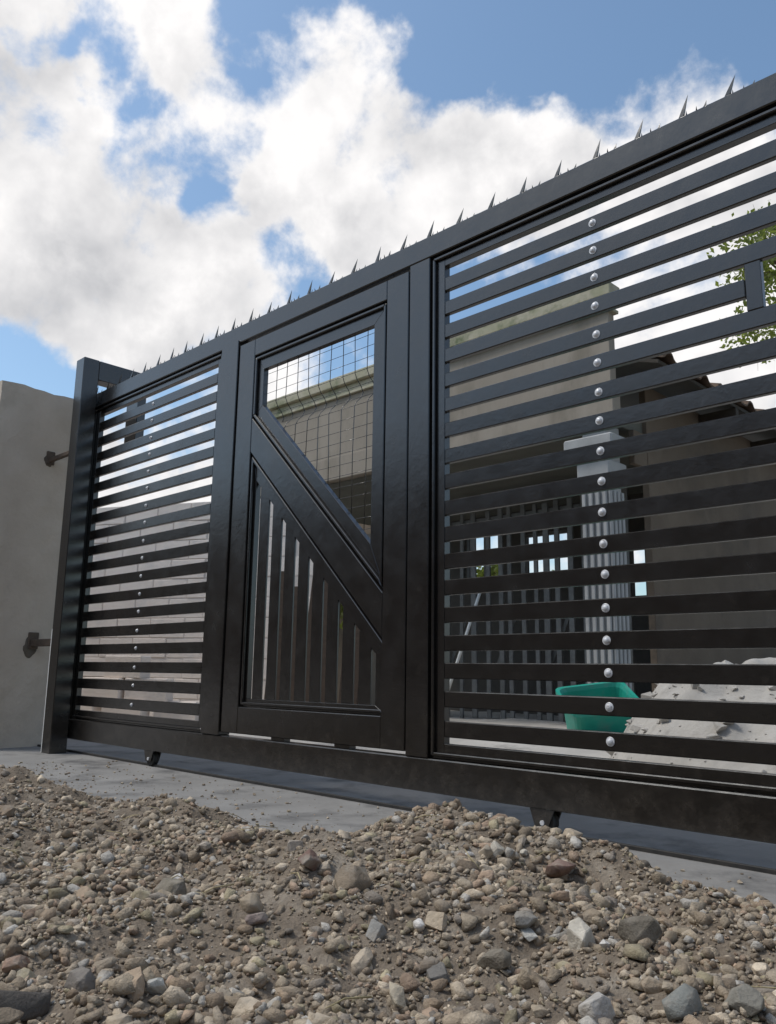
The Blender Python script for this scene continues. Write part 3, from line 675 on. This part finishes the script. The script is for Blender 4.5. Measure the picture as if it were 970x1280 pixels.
# ------------------------------------------------------------------ gravel bank in front
hx = np.array([-6, -3.2, -2.4, -2.0, -1.74, -1.3, -1.06, -.9, -.76, -.68, -.58, -.45, -.38, -.27, -.1, 0, .16, .33, .8, 2.5])
hh = np.array([.05, .07, .085, .07, .045, .105, .11, .095, .085, .10, .125, .138, .140, .130, .122, .118, .105, .092, .09, .09])
cyx = np.array([-6, -.95, -.55, 3.0]); cyy = np.array([-1.02, -.98, -.70, -.66])
def bank_z(x, y):
    H = np.interp(x, hx, hh); yc = np.interp(x, cyx, cyy)
    foot = np.where(x < -.8, .34, .36)
    t = np.clip((yc+foot-y)/foot, 0, 1); t = t*t*(3-2*t)
    near = np.clip((yc-y)/.5, 0, 1)
    base = H*t*(1-near)+(.115+.02*vnoise(x, y, 1.5, 40))*near
    k = np.clip(t*2.2, 0, 1)
    return base+k*(.060*vnoise(x, y, 4.2, 41)+.045*vnoise(x, y, 9.5, 42)+.024*vnoise(x, y, 23, 43))+np.where(t > 0, .002, -.03)-.004
bank = grid('gravel_bank', SOIL, np.linspace(-4.2, 2.2, 400), np.linspace(-3.4, -.28, 200), bank_z, 'structure')
def hull_stone(seed, ang):
    r = random.Random(seed); bm = bmesh.new()
    for i in range(r.randint(11, 15) if ang else 22):
        v = Vector((r.gauss(0, 1), r.gauss(0, 1), r.gauss(0, 1))).normalized()*r.uniform(.82, 1.05)
        bm.verts.new((v.x, v.y*r.uniform(.85, 1), v.z))
    g = bmesh.ops.convex_hull(bm, input=bm.verts)
    bmesh.ops.delete(bm, geom=[v for v in bm.verts if not v.link_faces], context='VERTS')
    sc = Vector((1, r.uniform(.62, .9), r.uniform(.45, .75)))
    for v in bm.verts: v.co = Vector((v.co.x*sc.x, v.co.y*sc.y, v.co.z*sc.z))
    return bm
protos = []   # angular chips shared by all the gravel
for s in range(22):
    bm = hull_stone(100+s, s % 3 != 0)
    bmesh.ops.triangulate(bm, faces=bm.faces); bmesh.ops.recalc_face_normals(bm, faces=bm.faces); bm.verts.index_update()
    protos.append((np.array([v.co[:] for v in bm.verts]), np.array([[v.index for v in f.verts] for f in bm.faces]))); bm.free()
big_me = []
for s in range(26):
    bm = hull_stone(300+s, s % 2 == 0)
    bmesh.ops.bevel(bm, geom=bm.edges[:], offset=.07 if s % 3 == 0 else .03, segments=1, affect='EDGES', clamp_overlap=True)
    bmesh.ops.triangulate(bm, faces=bm.faces)
    big_me.append(bm_mesh('stone', bm, STONE, 0, smooth=(s % 3 == 0)))
PAL = 1.75*np.array([1.06, .97, .85])*np.array([(.22,.20,.17),(.18,.16,.135),(.26,.24,.21),(.205,.172,.14),(.225,.182,.152),(.17,.162,.155),(.29,.268,.235),(.205,.195,.15),(.36,.335,.295),(.13,.112,.094)])
PW = np.array([3,3,2.4,2,1.2,1.4,1.4,1.2,.55,1.2]); PW = PW/PW.sum()
def rotm(r, n):
    q = r.normal(size=(n, 4)); q /= np.linalg.norm(q, axis=1)[:, None]; w_, x, y, z = q.T
    return np.stack([1-2*(y*y+z*z), 2*(x*y-z*w_), 2*(x*z+y*w_), 2*(x*y+z*w_), 1-2*(x*x+z*z), 2*(y*z-x*w_), 2*(x*z-y*w_), 2*(y*z+x*w_), 1-2*(x*x+y*y)], 1).reshape(n, 3, 3)
def flat_rot(r, n, tilt=.5):
    a = r.random(n)*2*np.pi; t = r.normal(size=n)*tilt; u = r.normal(size=n)*tilt
    c, s = np.cos(a), np.sin(a); R1 = np.zeros((n, 3, 3)); R1[:, 0, 0] = c; R1[:, 0, 1] = -s; R1[:, 1, 0] = s; R1[:, 1, 1] = c; R1[:, 2, 2] = 1
    c, s = np.cos(t), np.sin(t); R2 = np.zeros((n, 3, 3)); R2[:, 0, 0] = 1; R2[:, 1, 1] = c; R2[:, 1, 2] = -s; R2[:, 2, 1] = s; R2[:, 2, 2] = c
    c, s = np.cos(u), np.sin(u); R3 = np.zeros((n, 3, 3)); R3[:, 1, 1] = 1; R3[:, 0, 0] = c; R3[:, 0, 2] = s; R3[:, 2, 0] = -s; R3[:, 2, 2] = c
    return R1 @ R2 @ R3
def scatter(n, seed, rmin, rmax, power, region, dist_pow, clump=0.0):
    r = np.random.default_rng(seed); X = []; 
    x0, x1, y0, y1 = region; out = np.zeros((0, 2))
    while len(out) < n:
        p = np.stack([r.uniform(x0, x1, 4*n), r.uniform(y0, y1, 4*n)], 1)
        dd = np.hypot(p[:, 0]-CAM.x, p[:, 1]-CAM.y)
        cl = np.clip(.62+clump*(1.5*vnoise(p[:, 0], p[:, 1], 2.6, 61)+.9*vnoise(p[:, 0], p[:, 1], 6.5, 62)), .26, 1)
        keep = (bank_z(p[:, 0], p[:, 1]) > .012) & (r.random(4*n) < cl) & (r.random(4*n) < np.clip((.9/np.maximum(dd, .5))**dist_pow, 0, 1))
        out = np.concatenate([out, p[keep]])
    out = out[:n]
    u = r.random(n); rad = (rmin**(-power)+u*(rmax**(-power)-rmin**(-power)))**(-1/power)
    return out, rad, r
def build_many(name, sets, label):
    VV, FF, CC = [], [], []; base = 0
    for (xy, rad, r, sink) in sets:
        n = len(xy); which = r.integers(0, len(protos), n); R = flat_rot(r, n, .45)
        colr = PAL[r.choice(len(PAL), n, p=PW)]*(.75+.5*r.random(n))[:, None]
        pale = r.random(n) < .07; colr[pale] = np.array([.50, .475, .43])*(.8+.4*r.random(pale.sum()))[:, None]
        z = bank_z(xy[:, 0], xy[:, 1])
        for k, (pv, pf) in enumerate(protos):
            s = np.where(which == k)[0]
            if not len(s): continue
            v = np.einsum('nij,vj->nvi', R[s], pv)*rad[s][:, None, None]
            v += np.stack([xy[s, 0], xy[s, 1], z[s]+rad[s]*sink], 1)[:, None, :]
            f = pf[None]+(np.arange(len(s))*len(pv))[:, None, None]+base
            VV.append(v.reshape(-1, 3)); FF.append(f.reshape(-1, 3)); CC.append(np.repeat(colr[s], len(pv), 0)); base += len(s)*len(pv)
    V = np.concatenate(VV); Fa = np.concatenate(FF); C = np.concatenate(CC)
    m = bpy.data.meshes.new(name); m.vertices.add(len(V)); m.vertices.foreach_set('co', V.astype(np.float32).ravel())
    m.loops.add(Fa.size); m.loops.foreach_set('vertex_index', Fa.astype(np.int32).ravel())
    m.polygons.add(len(Fa)); m.polygons.foreach_set('loop_start', np.arange(0, Fa.size, 3, dtype=np.int32)); m.polygons.foreach_set('loop_total', np.full(len(Fa), 3, np.int32))
    at = m.attributes.new('col', 'FLOAT_COLOR', 'POINT'); at.data.foreach_set('color', np.concatenate([C, np.ones((len(C), 1))], 1).astype(np.float32).ravel())
    m.update(calc_edges=True); m.materials.append(STONES)
    o_ = bpy.data.objects.new(name, m); put(o_, bank); o_['kind'] = 'stuff'; o_['label'] = label
    return o_
reg = (-3.6, 1.4, -2.3, -.30)
s1 = scatter(68000, 51, .0034, .014, 2.0, reg, 1.5, .5); s2 = scatter(11000, 52, .009, .026, 2.3, reg, 1.1, .9)
s0 = scatter(24000, 53, .0018, .005, 1.6, reg, 2.4)
build_many('gravel', [(s0[0], s0[1], s0[2], .35), (s1[0], s1[1], s1[2], .30), (s2[0], s2[1], s2[2], .22)], 'loose grey and brown gravel chips covering the bank')
# stones large enough to tell apart
r = np.random.default_rng(77); xyb, radb, _ = scatter(285, 78, .017, .040, 2.6, (-2.6, 1.0, -1.9, -.45), .9, 1.3)
def stone_at(px, py, rad, colr, label=None, sc=None, k=None, rz=None):
    d = pray(px, py); t = .5
    while t < 4:
        p = CAM+d*t
        if p.z < float(bank_z(np.array(p.x), np.array(p.y)))+rad*.3: break
        t += .004
    o_ = bpy.data.objects.new('stone', big_me[k if k is not None else random.randrange(26)])
    put(o_, bank, (p.x, p.y, p.z)); o_.rotation_euler = (random.uniform(-.3, .3), random.uniform(-.3, .3), random.uniform(0, 6.28) if rz is None else rz)
    q = sc or (1, 1, 1); o_.scale = (rad*q[0], rad*q[1], rad*q[2]); o_.color = (*colr, 1)
    if label: o_['label'] = label
CREAM = (.60, .56, .48); WHT = (.66, .64, .61); BRN = (.25, .20, .145); RED = (.26, .175, .145); GRY = (.30, .295, .28); DK = (.10, .09, .08)
stone_at(725, 1172, .037, CREAM, 'pale cream stone', (1, .85, 1.2), 1)
stone_at(525, 1157, .020, WHT, 'small white stone', (1, 1, 1.1), 3); stone_at(620, 1063, .026, CREAM, 'pale squarish stone', (1, .9, 1.3), 2)
stone_at(588, 1068, .015, WHT); stone_at(655, 1066, .014, CREAM); stone_at(222, 1098, .017, WHT); stone_at(660, 1168, .020, (.5, .5, .47), None, (1.5, .8, .8)); stone_at(760, 1182, .016, WHT)
stone_at(193, 1236, .020, (.46, .46, .43), 'long pale grey pebble', (.8, .8, 1.6), 5); stone_at(495, 1246, .026, (.48, .42, .32), None, (1, 1, 1.1))
stone_at(440, 1100, .052, BRN, 'large brown boulder', (1.1, .9, .95), 7); stone_at(388, 1078, .036, (.20, .125, .10), 'dark reddish stone', None, 4)
stone_at(700, 1086, .050, RED, 'large reddish stone', (1.2, .9, .8), 9); stone_at(213, 1115, .040, (.19, .17, .13), None, (1, 1, .9), 11)
stone_at(22, 1255, .042, DK, 'dark stone in place of a shaded hole', None, 6); stone_at(20, 1205, .022, (.34, .22, .16)); stone_at(800, 1165, .040, (.17, .15, .12), None, (.9, .9, 1.1), 13)  # near-black stone put in for the shade of a hole in the bank
stone_at(745, 1265, .030, (.50, .48, .45)); stone_at(655, 1150, .028, GRY); stone_at(470, 1165, .024, GRY); stone_at(850, 1255, .030, (.24, .25, .235)); stone_at(930, 1250, .032, (.24, .23, .2))
stone_at(545, 1215, .028, (.2, .19, .175)); stone_at(620, 1200, .030, (.23, .205, .165)); stone_at(100, 1230, .026, (.22, .2, .18)); stone_at(320, 1150, .022, (.25, .2, .18)); stone_at(255, 1058, .022, (.45, .40, .34))
for i in range(len(xyb)-14):
    x, y = xyb[i]; rad = radb[i]*.85; z = float(bank_z(np.array(x), np.array(y)))
    o_ = bpy.data.objects.new('stone', big_me[int(r.integers(26))]); put(o_, bank, (x, y, z+rad*.12))
    o_.rotation_euler = (r.normal()*.4, r.normal()*.4, r.random()*6.28); o_.scale = (rad, rad, rad)
    c_ = PAL[r.choice(len(PAL), p=PW)]*(.8+.5*r.random())
    if r.random() < .05: c_ = np.array([.5, .47, .42])
    o_.color = (*c_, 1)
# loose pebbles that rolled on to the apron, and dry stems on the bank
def apron_pebbles(n, seed):
    r = np.random.default_rng(seed); VV = []; FF = []; CC = []; b = 0
    while n > 0:
        x = r.uniform(-3.6, .5); y = r.uniform(-1.0, -.02)
        if float(bank_z(np.array(x), np.array(y))) > .004 or r.random() > math.exp(-(abs(y+.62))*3.0): continue
        n -= 1; sz = .002+.009*r.random()**3; pv, pf = protos[int(r.integers(len(protos)))]; a = r.random()*6.28
        v = pv*sz; v = np.stack([v[:, 0]*math.cos(a)-v[:, 1]*math.sin(a)+x, v[:, 0]*math.sin(a)+v[:, 1]*math.cos(a)+y, v[:, 2]+sz*.3], 1)
        VV += v.tolist(); FF += (pf+b).tolist(); b += len(pv); CC += [tuple(PAL[r.choice(len(PAL), p=PW)])+(1.0,)]*len(pv)
    m = me_from('apron_pebbles', VV, FF, STONES); at = m.attributes.new('col', 'FLOAT_COLOR', 'POINT'); at.data.foreach_set('color', np.array(CC, np.float32).ravel())
    o_ = put(bpy.data.objects.new('loose_pebbles', m), apo); o_['kind'] = 'stuff'
apron_pebbles(900, 91)
STRAW = mat('dry_stem', (.34,.28,.15), (.45,.38,.22), scale=20, rough=(.7,.9))
for i in range(26):
    x = random.uniform(-1.3, .6); y = random.uniform(-1.6, -.75); z = float(bank_z(np.array(x), np.array(y)))+.012
    a = random.uniform(0, 6.28); l = random.uniform(.03, .10); dx, dy = math.cos(a)*l, math.sin(a)*l
    z2 = float(bank_z(np.array(x+dx), np.array(y+dy)))+random.uniform(.012, .03)
    tube('dry_stem', STRAW, bank, [(x, y, z), (x+dx*.5, y+dy*.5+random.uniform(-.01, .01), (z+z2)/2+.006), (x+dx, y+dy, z2)], [.0013, .0011, .0006], 5)
